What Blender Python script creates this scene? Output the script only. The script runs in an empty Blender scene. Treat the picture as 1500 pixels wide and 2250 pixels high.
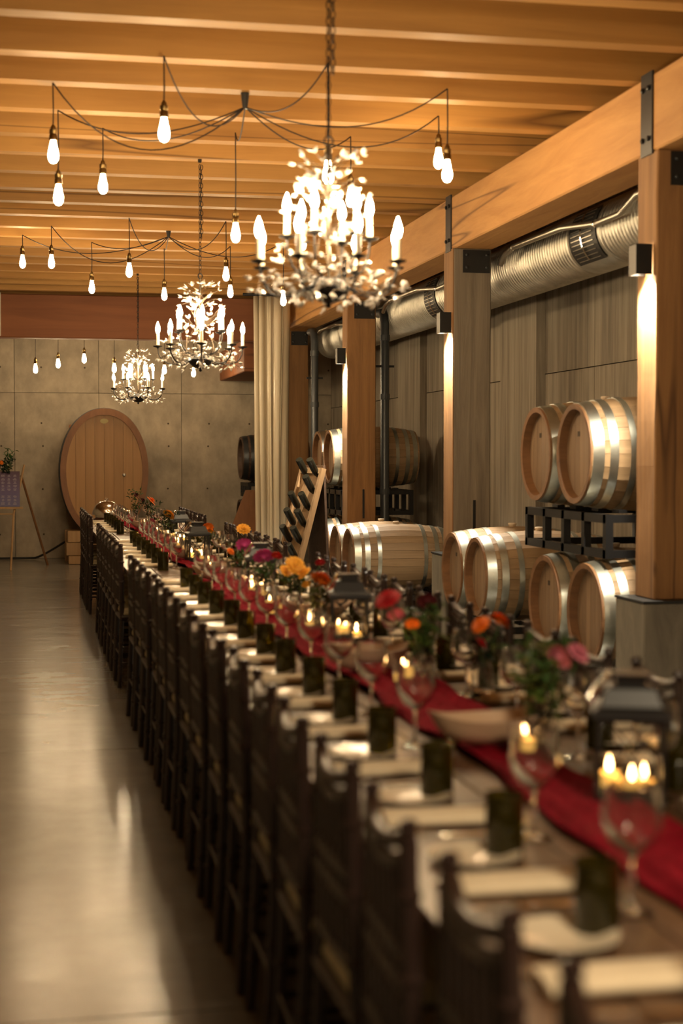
import bpy, math, random
from mathutils import Vector, Matrix
random.seed(7)
PI = math.pi
sc = bpy.context.scene
COL = sc.collection

# ------------------------------------------------------------------ camera
cam_d = bpy.data.cameras.new('camera')
cam = bpy.data.objects.new('camera', cam_d)
COL.objects.link(cam)
sc.camera = cam
CAMZ = 1.47
YAW, PITCH = math.radians(11.4647), math.radians(-2.055)
cam.location = (0, 0, CAMZ)
cam.rotation_euler = (PI / 2 + PITCH, 0, -YAW)
cam_d.sensor_fit = 'HORIZONTAL'
cam_d.sensor_width = 24
cam_d.lens = 54.4
cam_d.clip_start = 0.05
cam_d.dof.use_dof = True
cam_d.dof.focus_distance = 15.0
cam_d.dof.aperture_fstop = 2.2
# ------------------------------------------------------------------ world, exposure
w = bpy.data.worlds.new('world'); sc.world = w; w.use_nodes = True
w.node_tree.nodes['Background'].inputs[0].default_value = (0.30, 0.24, 0.18, 1)
w.node_tree.nodes['Background'].inputs[1].default_value = 0.02
sc.view_settings.view_transform = 'Standard'
sc.view_settings.look = 'None'
sc.view_settings.gamma = 1.0
sc.view_settings.use_curve_mapping = False
sc.view_settings.exposure = 1.85
try:
    sc.cycles.use_denoising = True
    sc.cycles.sample_clamp_indirect = 6
    sc.cycles.sample_clamp_direct = 0
    sc.cycles.caustics_refractive = False
    sc.cycles.caustics_reflective = False
    sc.cycles.max_bounces = 10
    sc.cycles.transparent_max_bounces = 16
    sc.cycles.use_light_tree = True
except Exception:
    pass
WARM = (1.0, 0.62, 0.30)

def lamp(name, kind, loc, energy, color=WARM, rot=(0, 0, 0), **k):
    d = bpy.data.lights.new(name, kind); d.energy = energy; d.color = color
    for a, v in k.items(): setattr(d, a, v)
    o = bpy.data.objects.new(name, d); o.location = loc; o.rotation_euler = rot
    COL.objects.link(o); return o
lamp('added_fill_near_table', 'POINT', (1.15, .45, 2.45), 62, (1.0, 0.76, 0.48), shadow_soft_size=.22)  # unseen fill lamp without a fixture, added to brighten the near place settings

# ------------------------------------------------------------------ materials
MATS = {}
def nmat(name):
    m = bpy.data.materials.new(name); m.use_nodes = True
    return m, m.node_tree, m.node_tree.nodes['Principled BSDF']
def setp(b, **k):
    for n, v in k.items():
        n = n.replace('_', ' ')
        if n in b.inputs: b.inputs[n].default_value = v
def flat(name, c, rough=0.5, metal=0.0, **k):
    m, nt, b = nmat(name)
    b.inputs['Base Color'].default_value = (*c, 1); b.inputs['Roughness'].default_value = rough
    b.inputs['Metallic'].default_value = metal
    for n, v in k.items():
        n = n.replace('_', ' ')
        b.inputs[n].default_value = v
    # faint procedural variation of the roughness
    no = nt.nodes.new('ShaderNodeTexNoise'); no.inputs['Scale'].default_value = 14
    mr = nt.nodes.new('ShaderNodeMapRange'); mr.inputs[3].default_value = max(0, rough - .05); mr.inputs[4].default_value = min(1, rough + .05)
    nt.links.new(no.outputs[0], mr.inputs[0]); nt.links.new(mr.outputs[0], b.inputs['Roughness'])
    MATS[name] = m; return m
def emis(name, c, s):
    m, nt, b = nmat(name)
    b.inputs['Base Color'].default_value = (0, 0, 0, 1)
    b.inputs['Emission Color'].default_value = (*c, 1); b.inputs['Emission Strength'].default_value = s
    MATS[name] = m; return m
def grain(name, c1, c2, stretch, scale=6, rough=0.6, bump=0.15, dark=None, metal=0.0, rnd=0.12, spec=0.5, dist=0.6):
    """stretched noise grain in object space; stretch = xyz multipliers (small along the grain)"""
    m, nt, b = nmat(name); N = nt.nodes.new; L = nt.links.new
    tc = N('ShaderNodeTexCoord'); mp = N('ShaderNodeMapping'); mp.inputs['Scale'].default_value = stretch
    oi = N('ShaderNodeObjectInfo'); ad = N('ShaderNodeVectorMath'); ad.operation = 'ADD'
    sc_ = N('ShaderNodeVectorMath'); sc_.operation = 'SCALE'; sc_.inputs['Scale'].default_value = 37.0
    cx = N('ShaderNodeCombineXYZ'); 
    for i in range(3): L(oi.outputs['Random'], cx.inputs[i])
    L(cx.outputs[0], sc_.inputs[0]); L(tc.outputs['Object'], mp.inputs[0]); L(mp.outputs[0], ad.inputs[0]); L(sc_.outputs[0], ad.inputs[1])
    n1 = N('ShaderNodeTexNoise'); n1.inputs['Scale'].default_value = scale; n1.inputs['Detail'].default_value = 6; n1.inputs['Roughness'].default_value = 0.65
    n1.inputs['Distortion'].default_value = dist
    L(ad.outputs[0], n1.inputs[0])
    cr = N('ShaderNodeValToRGB'); cr.color_ramp.elements[0].position = 0.33; cr.color_ramp.elements[1].position = 0.68
    cr.color_ramp.elements[0].color = (*c1, 1); cr.color_ramp.elements[1].color = (*c2, 1)
    if dark:
        e = cr.color_ramp.elements.new(0.25); e.color = (*dark, 1)
    L(n1.outputs[0], cr.inputs[0])
    hsv = N('ShaderNodeHueSaturation'); mr = N('ShaderNodeMapRange'); mr.inputs[3].default_value = 1 - rnd; mr.inputs[4].default_value = 1 + rnd
    L(oi.outputs['Random'], mr.inputs[0]); L(mr.outputs[0], hsv.inputs['Value']); L(cr.outputs[0], hsv.inputs['Color'])
    L(hsv.outputs[0], b.inputs['Base Color'])
    bp = N('ShaderNodeBump'); bp.inputs['Strength'].default_value = bump; bp.inputs['Distance'].default_value = 0.02
    L(n1.outputs[0], bp.inputs['Height']); L(bp.outputs[0], b.inputs['Normal'])
    b.inputs['Roughness'].default_value = rough; b.inputs['Metallic'].default_value = metal
    b.inputs['Specular IOR Level'].default_value = spec
    MATS[name] = m; return m, nt, b, cr, ad

def knotty(name, c1, c2, stretch, **k):
    """timber with knots and drying cracks"""
    m, nt, b, cr, ad = grain(name, c1, c2, stretch, **k)
    N = nt.nodes.new; L = nt.links.new
    tc = N('ShaderNodeTexCoord'); oi = N('ShaderNodeObjectInfo')
    cx = N('ShaderNodeVectorMath'); cx.operation = 'ADD'
    mu = N('ShaderNodeMath'); mu.operation = 'MULTIPLY'; mu.inputs[1].default_value = 53
    L(oi.outputs['Random'], mu.inputs[0]); L(tc.outputs['Object'], cx.inputs[0]); L(mu.outputs[0], cx.inputs[1])
    mp = N('ShaderNodeMapping'); mp.inputs['Scale'].default_value = [1.4 if s > .5 else 0.55 for s in stretch]
    L(cx.outputs[0], mp.inputs[0])
    vo = N('ShaderNodeTexVoronoi'); vo.inputs['Scale'].default_value = 1.9; L(mp.outputs[0], vo.inputs[0])
    r = N('ShaderNodeValToRGB'); r.color_ramp.elements[0].position = 0.012; r.color_ramp.elements[1].position = 0.06
    r.color_ramp.elements[0].color = (.28, .22, .18, 1); r.color_ramp.elements[1].color = (1, 1, 1, 1)
    L(vo.outputs['Distance'], r.inputs[0])
    mx = N('ShaderNodeMix'); mx.data_type = 'RGBA'; mx.blend_type = 'MULTIPLY'; mx.inputs[0].default_value = 0.8
    src = b.inputs['Base Color'].links[0].from_socket
    L(src, mx.inputs[6]); L(r.outputs[0], mx.inputs[7])
    # long thin cracks
    mp2 = N('ShaderNodeMapping'); mp2.inputs['Scale'].default_value = [2.6 if s > .5 else 0.07 for s in stretch]
    L(cx.outputs[0], mp2.inputs[0])
    n2 = N('ShaderNodeTexNoise'); n2.inputs['Scale'].default_value = 1.0; n2.inputs['Detail'].default_value = 1.5; L(mp2.outputs[0], n2.inputs[0])
    a = N('ShaderNodeMath'); a.operation = 'SUBTRACT'; a.inputs[1].default_value = 0.615; L(n2.outputs[0], a.inputs[0])
    ab = N('ShaderNodeMath'); ab.operation = 'ABSOLUTE'; L(a.outputs[0], ab.inputs[0])
    r2 = N('ShaderNodeValToRGB'); r2.color_ramp.elements[0].position = 0.0015; r2.color_ramp.elements[1].position = 0.006
    r2.color_ramp.elements[0].color = (.2, .15, .12, 1); r2.color_ramp.elements[1].color = (1, 1, 1, 1)
    L(ab.outputs[0], r2.inputs[0])
    mx2 = N('ShaderNodeMix'); mx2.data_type = 'RGBA'; mx2.blend_type = 'MULTIPLY'; mx2.inputs[0].default_value = 0.75
    L(mx.outputs[2], mx2.inputs[6]); L(r2.outputs[0], mx2.inputs[7]); L(mx2.outputs[2], b.inputs['Base Color'])
    return m

S = 0.08
knotty('joist', (.38, .19, .048), (.50, .265, .070), (.05, 1, 1), scale=10, rough=.62, rnd=.15, bump=.08)
knotty('girder', (.42, .205, .062), (.56, .30, .10), (1, .12, 1), scale=8, rough=.72, bump=.3, rnd=.08)
knotty('header', (.185, .062, .022), (.245, .088, .032), (S, 1, 1), scale=7, rough=.7)
knotty('post', (.18, .088, .032), (.30, .155, .056), (1, 1, S), scale=10, rough=.75, bump=.35, rnd=.08)
grain('grey_post', (.13, .108, .082), (.22, .185, .14), (1, 1, .06), scale=14, rough=.85, bump=.35)
grain('concrete_board', (.165, .14, .108), (.34, .295, .23), (1, 1, .05), scale=13, rough=.9, bump=.35, rnd=.08, dist=.1)
grain('concrete', (.26, .225, .175), (.44, .375, .285), (1, 1, .7), scale=3.2, rough=.9, bump=.08, rnd=.05, dist=.05)
grain('concrete_dark', (.12, .11, .09), (.22, .20, .16), (1, 1, .3), scale=7, rough=.85, bump=.2, rnd=.03)
grain('deck', (.16, .08, .03), (.26, .13, .05), (S, 1, 1), scale=9, rough=.8)
grain('oak', (.22, .14, .07), (.33, .22, .12), (.10, 1, 1), scale=16, rough=.6, bump=.12, rnd=.07)
grain('oak_head', (.19, .12, .068), (.27, .175, .10), (1, .12, 1), scale=12, rough=.6, bump=.05)
grain('oak_chime', (.13, .06, .022), (.21, .10, .038), (.2, 1, 1), scale=14, rough=.65)
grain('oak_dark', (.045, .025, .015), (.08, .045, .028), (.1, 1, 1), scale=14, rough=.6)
grain('vat_head', (.36, .185, .06), (.46, .25, .09), (1, 1, .05), scale=9, rough=.5, bump=.05, rnd=.06)
grain('vat_rim', (.20, .085, .035), (.28, .125, .05), (1, 1, .3), scale=9, rough=.55)
grain('pale_wood', (.36, .22, .10), (.50, .32, .16), (1, 1, .1), scale=10, rough=.6)
grain('rack_wood', (.22, .13, .06), (.34, .21, .10), (1, 1, .1), scale=12, rough=.7)
grain('table_wood', (.055, .030, .018), (.15, .085, .045), (1, .07, 1), scale=13, rough=.32, bump=.05, rnd=.2)
grain('bowl_wood', (.42, .29, .19), (.58, .43, .30), (.2, 1, 1), scale=9, rough=.5)
grain('runner', (.19, .004, .014), (.36, .010, .030), (1, 1, 1), scale=30, rough=.95, bump=.8, spec=.08)
grain('napkin', (.74, .65, .47), (.82, .73, .55), (1, 1, 1), scale=60, rough=.9, bump=.2, rnd=.04)
grain('cushion', (.50, .46, .30), (.62, .57, .38), (1, 1, 1), scale=40, rough=.85, bump=.1, rnd=.03)
grain('galv', (.46, .45, .40), (.68, .66, .59), (1, .6, 1), scale=7, rough=.40, bump=.03, metal=1.0, rnd=.04)
grain('hoop', (.40, .42, .38), (.60, .62, .56), (1, .4, 1), scale=6, rough=.36, bump=.03, metal=1.0, rnd=.08)
flat('conduit', (.55, .52, .45), .35, 1.0)
flat('mahogany', (.024, .013, .011), .33)
flat('iron', (.018, .017, .017), .45, .6)
flat('bronze', (.10, .075, .05), .4, .8)
flat('steel_dark', (.055, .06, .065), .42, .75)
flat('grey_paint', (.10, .09, .075), .5)
flat('pipe', (.07, .08, .09), .35, .3)
flat('black_metal', (.012, .012, .013), .4, .3)
flat('brass', (.22, .15, .06), .35, 1.0)
flat('wire', (.02, .012, .008), .6)
flat('ceramic', (.72, .66, .52), .18)
flat('silver', (.75, .73, .68), .15, 1.0)
flat('crystal', (.96, .92, .85), .06, 0.0, Transmission_Weight=.42, IOR=1.55, Specular_IOR_Level=.8)
flat('candle_sleeve', (.80, .70, .52), .5)
flat('wax', (.85, .62, .25), .5, 0, Subsurface_Weight=.0, Emission_Color=(1, .5, .1, 1), Emission_Strength=.25)
flat('clear_glass', (1, 1, 1), .02, 0, Transmission_Weight=1.0, IOR=1.55)
flat('pane_glass', (1, 1, 1), .02, 0, Transmission_Weight=1.0, IOR=1.05)
flat('green_glass', (.11, .095, .010), .10, 0, Transmission_Weight=.85, IOR=1.45)
flat('bottle_glass', (.008, .008, .005), .3)
flat('vinyl', (.78, .69, .52), .2, 0, Transmission_Weight=.15, IOR=1.3)
flat('leaf', (.045, .11, .025), .5)
flat('leaf_olive', (.10, .12, .03), .55)
flat('leaf_dark', (.012, .035, .014), .55)
for n, c in dict(orange=(.95, .22, .01), yellow=(.90, .45, .04), magenta=(.72, .08, .36), red=(.60, .010, .02),
                 pink=(.62, .14, .22), burgundy=(.10, .006, .012), scarlet=(.80, .03, .02), mauve=(.66, .20, .30)).items():
    flat('petal_' + n, c, .7)
flat('cable_black', (.012, .012, .012), .5)
flat('concrete_pale', (.55, .50, .42), .8)
flat('emblem', (.60, .50, .20), .5)
flat('mark_dark', (.05, .035, .02), .8)
flat('sign_ink', (.50, .44, .52), .7)
flat('bung', (.62, .52, .40), .6)
emis('edison', (1.0, .72, .40), 60)
emis('candelabra', (1.0, .74, .43), 125)
emis('flame', (1.0, .52, .17), 45)
emis('sconce_glow', (1.0, .86, .62), 40)

# concrete floor
m, nt, b = nmat('floor'); MATS['floor'] = m; N = nt.nodes.new; L = nt.links.new
tc = N('ShaderNodeTexCoord'); n1 = N('ShaderNodeTexNoise'); n1.inputs['Scale'].default_value = .9; n1.inputs['Detail'].default_value = 8; n1.inputs['Roughness'].default_value = .7
L(tc.outputs['Object'], n1.inputs[0])
cr = N('ShaderNodeValToRGB'); cr.color_ramp.elements[0].position = .35; cr.color_ramp.elements[1].position = .7
cr.color_ramp.elements[0].color = (.175, .165, .14, 1); cr.color_ramp.elements[1].color = (.27, .255, .22, 1)
L(n1.outputs[0], cr.inputs[0]); L(cr.outputs[0], b.inputs['Base Color'])
mp = N('ShaderNodeMapping'); mp.inputs['Scale'].default_value = (1.4, 5.0, 1); L(tc.outputs['Object'], mp.inputs[0])
n2 = N('ShaderNodeTexNoise'); n2.inputs['Scale'].default_value = 1.6; n2.inputs['Detail'].default_value = 2; L(mp.outputs[0], n2.inputs[0])
mr = N('ShaderNodeMapRange'); mr.inputs[1].default_value = .3; mr.inputs[2].default_value = .7; mr.inputs[3].default_value = .19; mr.inputs[4].default_value = .25
L(n2.outputs[0], mr.inputs[0]); L(mr.outputs[0], b.inputs['Roughness'])
bp = N('ShaderNodeBump'); bp.inputs['Strength'].default_value = .03; bp.inputs['Distance'].default_value = .004
b.inputs['Specular IOR Level'].default_value = .6
# seating-chart sign: purple to blue print
m, nt, b = nmat('sign_print'); MATS['sign_print'] = m; N = nt.nodes.new; L = nt.links.new
tc = N('ShaderNodeTexCoord'); sx = N('ShaderNodeSeparateXYZ'); L(tc.outputs['Generated'], sx.inputs[0])
cr = N('ShaderNodeValToRGB'); L(sx.outputs[2], cr.inputs[0])
cr.color_ramp.elements[0].color = (.11, .11, .26, 1); cr.color_ramp.elements[1].color = (.075, .028, .06, 1)
e = cr.color_ramp.elements.new(.5); e.color = (.11, .075, .20, 1)
L(cr.outputs[0], b.inputs['Base Color']); b.inputs['Roughness'].default_value = .5

# ------------------------------------------------------------------ mesh builder
class MB:
    def __init__(s): s.v = []; s.f = []
    def add(s, vs, fs, M=None):
        o = len(s.v)
        for v in vs:
            v = Vector(v); s.v.append(M @ v if M else v)
        for f in fs: s.f.append([i + o for i in f])
        return s
    def box(s, c, d, M=None, top=None):
        x, y, z = d[0] / 2, d[1] / 2, d[2] / 2
        t = top or (1, 1)
        vs = [(c[0] + a * x * (t[0] if e > 0 else 1), c[1] + b_ * y * (t[1] if e > 0 else 1), c[2] + e * z) for e in (-1, 1) for b_ in (-1, 1) for a in (-1, 1)]
        fs = [(0, 2, 3, 1), (4, 5, 7, 6), (0, 1, 5, 4), (2, 6, 7, 3), (0, 4, 6, 2), (1, 3, 7, 5)]
        return s.add(vs, fs, M)
    def lathe(s, prof, n=16, M=None, caps=True):
        vs = []; fs = []
        for r, z in prof:
            for k in range(n):
                a = 2 * PI * k / n; vs.append((r * math.cos(a), r * math.sin(a), z))
        for i in range(len(prof) - 1):
            for k in range(n):
                k2 = (k + 1) % n
                fs.append((i * n + k, i * n + k2, (i + 1) * n + k2, (i + 1) * n + k))
        if caps:
            if prof[0][0] > 1e-4: fs.append(tuple(range(n - 1, -1, -1)))
            if prof[-1][0] > 1e-4: fs.append(tuple((len(prof) - 1) * n + k for k in range(n)))
        return s.add(vs, fs, M)
    def tube(s, pts, r, n=8, closed=False):
        pts = [Vector(p) for p in pts]; rr = r if isinstance(r, (list, tuple)) else [r] * len(pts)
        vs = []; fs = []; up = None; m = len(pts)
        for i, p in enumerate(pts):
            if closed: t = pts[(i + 1) % m] - pts[i - 1]
            else: t = pts[min(i + 1, m - 1)] - pts[max(i - 1, 0)]
            t = t.normalized() if t.length > 1e-9 else Vector((0, 0, 1))
            if up is None:
                up = Vector((0, 0, 1)) if abs(t.z) < .9 else Vector((1, 0, 0))
            a = t.cross(up)
            if a.length < 1e-5: up = Vector((1, 0, 0)) if abs(t.x) < .9 else Vector((0, 1, 0)); a = t.cross(up)
            a.normalize(); b_ = a.cross(t).normalized(); up = b_
            for k in range(n):
                g = 2 * PI * k / n; vs.append(p + (a * math.cos(g) + b_ * math.sin(g)) * rr[i])
        for i in range(m if closed else m - 1):
            j = (i + 1) % m
            for k in range(n):
                k2 = (k + 1) % n; fs.append((i * n + k, i * n + k2, j * n + k2, j * n + k))
        if not closed: fs.append(tuple(range(n - 1, -1, -1))); fs.append(tuple((m - 1) * n + k for k in range(n)))
        return s.add(vs, fs)
    def ball(s, c, r, n=10, m=6, sc_=(1, 1, 1), M=None):
        T = Matrix.Translation(Vector(c)) @ Matrix.Diagonal((*sc_, 1))
        if M: T = M @ T
        return s.lathe([(max(r * math.sin(PI * i / m), 1e-5), -r * math.cos(PI * i / m)) for i in range(m + 1)], n, T)
    def mesh(s, name, mat, smooth=False):
        me = bpy.data.meshes.new(name); me.from_pydata([tuple(v) for v in s.v], [], s.f); me.validate()
        me.materials.append(MATS[mat])
        if smooth:
            for p in me.polygons: p.use_smooth = True
            try: me.set_sharp_from_angle(angle=math.radians(50))
            except Exception: pass
        me.update(); return me
    def build(s, name, mat, parent=None, smooth=False):
        return link(name, s.mesh(name, mat, smooth), parent)
def link(name, me, parent=None, loc=None, rot=None, M=None):
    o = bpy.data.objects.new(name, me); COL.objects.link(o)
    if parent: o.parent = parent
    if M is not None: o.matrix_local = M
    if loc is not None: o.location = loc
    if rot is not None: o.rotation_euler = rot
    return o
def tag(o, label, cat, group=None):
    o['label'] = label; o['category'] = cat
    if group: o['group'] = group
    return o
def thing(name, label, cat, loc=(0, 0, 0), rz=0, group=None):
    o = bpy.data.objects.new(name, None); COL.objects.link(o); o.empty_display_size = .1
    o.location = loc; o.rotation_euler = (0, 0, rz); return tag(o, label, cat, group)
KIDS = {}
def kids(o):
    return [c for c in bpy.data.objects if c.parent == o]
def snapshot(o):
    return (o, [snapshot(c) for c in kids(o)])
def copy_tree(snap, parent=None):
    o, ch = snap
    c = o.copy(); COL.objects.link(c)
    if parent is not None: c.parent = parent
    for x in ch: copy_tree(x, c)
    return c
def structure(o): o['kind'] = 'structure'; return o
def stuff(o): o['kind'] = 'stuff'; return o
def bev(o, wd=.006, seg=1):
    md = o.modifiers.new('bevel', 'BEVEL'); md.width = wd; md.segments = seg; md.limit_method = 'ANGLE'; return o
def bez(a, b_, c, d, n=10):
    a, b_, c, d = map(Vector, (a, b_, c, d)); out = []
    for i in range(n + 1):
        t = i / n; out.append(a * (1 - t) ** 3 + b_ * 3 * t * (1 - t) ** 2 + c * 3 * t * t * (1 - t) + d * t ** 3)
    return out
RX = lambda a: Matrix.Rotation(a, 4, 'X'); RY = lambda a: Matrix.Rotation(a, 4, 'Y'); RZ = lambda a: Matrix.Rotation(a, 4, 'Z')
T = lambda x, y, z: Matrix.Translation((x, y, z))
ORD = 'zeroth nearest second third fourth fifth sixth seventh eighth ninth tenth eleventh twelfth thirteenth fourteenth fifteenth sixteenth seventeenth eighteenth nineteenth twentieth'.split()
def nth(k): return 'nearest the camera' if k == 1 else ORD[k] + ' from the camera'
def seen(x, y, z, mg=.06):
    """is a point inside the photographed view (with a margin)"""
    dx, dy, dz = x, y, z - CAMZ
    fx = dx * math.sin(YAW) + dy * math.cos(YAW); r = dx * math.cos(YAW) - dy * math.sin(YAW)
    f = fx * math.cos(PITCH) + dz * math.sin(PITCH); u = -fx * math.sin(PITCH) + dz * math.cos(PITCH)
    if f < .2: return False
    return abs(r / f) < (750 / 3400) + mg / f + .01 and abs(u / f) < (1125 / 3400) + mg / f + .01

# ================================================================== SETTING
ZJ, ZG0, ZG1 = 3.50, 3.08, 3.485
XP0, XP1 = 3.24, 3.54
XW, YB, XL, YF = 4.45, 22.70, -3.6, -3.2
# floor: cast slabs with sawn joints
fl = structure(MB().box(((XL + XW) / 2, (YB + YF) / 2, -.13), (XW - XL + .6, YB - YF + .6, .1)).build('floor', 'concrete_dark'))
ys = [YF - .2, .35, 4.05, 7.80, 11.45, 15.15, 18.9, YB + .2]
for i in range(len(ys) - 1):
    o = MB().box(((XL + XW) / 2, (ys[i] + ys[i + 1]) / 2, -.04), (XW - XL + .4, ys[i + 1] - ys[i] - .008, .08)).build('slab', 'floor', fl)
# ceiling deck and joists
ce = structure(MB().box(((XL + XW) / 2, (YB + YF) / 2, 3.88), (XW - XL + .4, YB - YF + .4, .08)).build('ceiling', 'deck'))
jm = MB().box((0, 0, .16), (XW - XL, .12, .32)).mesh('joist', 'joist')
k = -12
while True:
    y = 7.26 + .672 * k + (.04 if k % 3 == 1 else -.02 if k % 3 == 2 else 0)
    k += 1
    if y < YF + .1: continue
    if y > YB - .1: break
    link('joist', jm, ce, ((XL + XW) / 2, y + .06, ZJ))
# walls
wb = structure(MB().box(((XL + XW) / 2, YB + .12, 1.9), (XW - XL + .4, .16, 4.0)).build('wall_back', 'concrete_dark'))
for i in range(-3, 4):
    x0 = -.175 + 1.195 * i; x1 = x0 + 1.195
    x0 = max(x0, XL); x1 = min(x1, XW)
    if x1 - x0 < .05: continue
    for z0, z1 in ((0, 2.385), (2.385, 3.84)):
        link('panel', MB().box(((x0 + x1) / 2, YB + .02, (z0 + z1) / 2), (x1 - x0 - .007, .04, z1 - z0 - .007)).mesh('panel', 'concrete'), wb)
hm = MB().lathe([(.014, 0), (.014, .004)], 8, RX(PI / 2)).mesh('tie_hole', 'mark_dark')
for i in range(-6, 9):
    for z in (.35, 1.0, 1.62, 1.95, 2.75):
        link('tie_hole', hm, wb, (.22 + .597 * i + random.uniform(-.02, .02), YB + .001, z))
wr = structure(MB().box((XW + .12, (YB + YF) / 2, 1.9), (.16, YB - YF + .4, 4.0)).build('wall_right', 'concrete_dark'))
y = 12.96 - 1.2 * 13
while y < YB:
    y0, y1 = max(y, YF), min(y + 1.1999, YB)
    if y1 - y0 > .05:
        for z0, z1 in ((0, 2.19), (2.19, 3.84)):
            link('panel', MB().box((XW + .02, (y0 + y1) / 2, (z0 + z1) / 2), (.04, y1 - y0 - .008, z1 - z0 - .008)).mesh('panel', 'concrete_board'), wr)
    y += 1.2
# two board-marked buttresses that step out of the right wall
for yy in (13.5, 17.6, 9.4):
    MB().box((XW - .04, yy, 1.75), (.08, 1.05, 3.5)).build('pilaster', 'concrete_board', wr)
structure(MB().box((XL - .08, (YB + YF) / 2, 1.9), (.16, YB - YF + .4, 4.0)).build('wall_left', 'concrete'))
structure(MB().box(((XL + XW) / 2, YF - .08, 1.9), (XW - XL + .4, .16, 4.0)).build('wall_front', 'concrete'))
# cross girder in front of the far wall
gh = tag(bev(MB().box(((XL + XW) / 2 - .55, 19.93, (2.955 + ZJ) / 2), (XW - XL - 1.1, .26, ZJ - 2.955)).build('cross_beam', 'header'), .012),
         'reddish timber beam crossing the room before the far concrete wall', 'beam')
# long girder over the posts, one timber per bay with steel straps
posts = [3.60, 7.66, 11.61, 15.67, 19.57]
gd = thing('girder', 'long golden timber girder carried by the row of posts', 'beam', (0, 0, 0))
ends = [YF + .3, -.35, 3.735, 7.795, 11.745, 15.80, 19.79]
for a, b_ in zip(ends[:-1], ends[1:]):
    bev(MB().box(((XP0 + XP1 + .02) / 2, (a + b_) / 2, (ZG0 + ZG1) / 2), (XP1 - XP0 + .02, b_ - a - .012, ZG1 - ZG0)).build('timber', 'girder', gd), .01)
for p in posts[1:4]:
    s = MB().box((XP0 - .004, p + .135, (ZG0 + ZG1) / 2), (.012, .15, ZG1 - ZG0 + .03)).build('strap', 'steel_dark', gd)
    for z in (ZG0 + .07, ZG1 - .07):
        for dy in (-.04, .04):
            MB().lathe([(.014, 0), (.014, .012), (.006, .016)], 6, T(XP0 - .010, p + .135 + dy, z) @ RY(-PI / 2)).build('bolt', 'black_metal', s)
# posts
pl = ['big knotty timber post standing beyond the frame edge', 'knotty golden timber post nearest the camera, on a grey concrete plinth',
      'weathered grey-brown timber post, second from the camera', 'orange-brown timber post beside the vertical drain pipe', 'timber post half hidden by the strip curtain']
for i, p in enumerate(posts):
    if i == 0: continue
    yc = p + .135
    t = thing('timber_post', pl[i], 'post', ((XP0 + XP1) / 2, yc, 0))
    mt = 'grey_post' if i == 2 else 'post'
    md = MB(); n = 10; vs = []; fs = []
    rr = random.Random(i)
    for j in range(n + 1):
        z = .71 + (ZG0 - .71) * j / n
        for a, c in ((-1, -1), (1, -1), (1, 1), (-1, 1)):
            vs.append((a * .15 + rr.uniform(-.003, .003), c * .133 + rr.uniform(-.003, .003), z))
    for j in range(n):
        for q in range(4): fs.append((j * 4 + q, j * 4 + (q + 1) % 4, j * 4 + 4 + (q + 1) % 4, j * 4 + 4 + q))
    fs += [(3, 2, 1, 0), (n * 4, n * 4 + 1, n * 4 + 2, n * 4 + 3)]
    shaft = md.add(vs, fs).build('shaft', mt, t); bev(shaft, .008)
    if i == 2:   # the aisle face is a golden board
        MB().box((-.152, 0, (.71 + ZG0) / 2), (.006, .262, ZG0 - .71)).build('face_board', 'post', t)
    MB().box((.03, -.139, ZG0 - .10), (.215, .010, .175)).build('bracket_plate', 'black_metal', t)
    for a in (-.05, .11):
        for c in (-.05, -.145):
            MB().lathe([(.012, 0), (.012, .010), (.004, .014)], 6, T(a, -.144, ZG0 + c) @ RX(PI / 2)).build('bolt', 'steel_dark', t)
    pn = MB().box((0, .015, .35), (.46, .40, .70)).build('plinth', 'concrete_dark', t); bev(pn, .008)
    MB().box((0, .015, .704), (.47, .41, .012)).build('plinth_cap', 'steel_dark', t)
    if i == 2 or i == 3:
        MB().box((.02, -.136, .98), (.02, .008, .30)).build('knife_plate', 'black_metal', t)
# sconces
for i, p in enumerate(posts[1:4]):
    y = p + .10
    t = thing('post_sconce', 'black box sconce shining down the %s timber post' % ('nearest', 'second', 'third')[i], 'sconce', (XP0 - .006, y, 2.43))
    MB().box((-.045, -.048, .08), (.09, .004, .16)).build('side_plate', 'black_metal', t)
    MB().box((-.045, .048, .08), (.09, .004, .16)).build('side_plate', 'black_metal', t)
    MB().box((-.088, 0, .08), (.004, .092, .16)).build('front_plate', 'grey_paint', t)
    MB().box((-.045, 0, .158), (.09, .092, .004)).build('top_plate', 'black_metal', t)
    MB().lathe([(.026, .03), (.03, .02), (.026, .012)], 12, T(-.046, 0, 0)).build('lamp_lens', 'sconce_glow', t)
    lamp('sconce_light', 'SPOT', (XP0 - .052, y, 2.434), 120, (1.0, .86, .64), spot_size=math.radians(130), spot_blend=.8, shadow_soft_size=.02)

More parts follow.
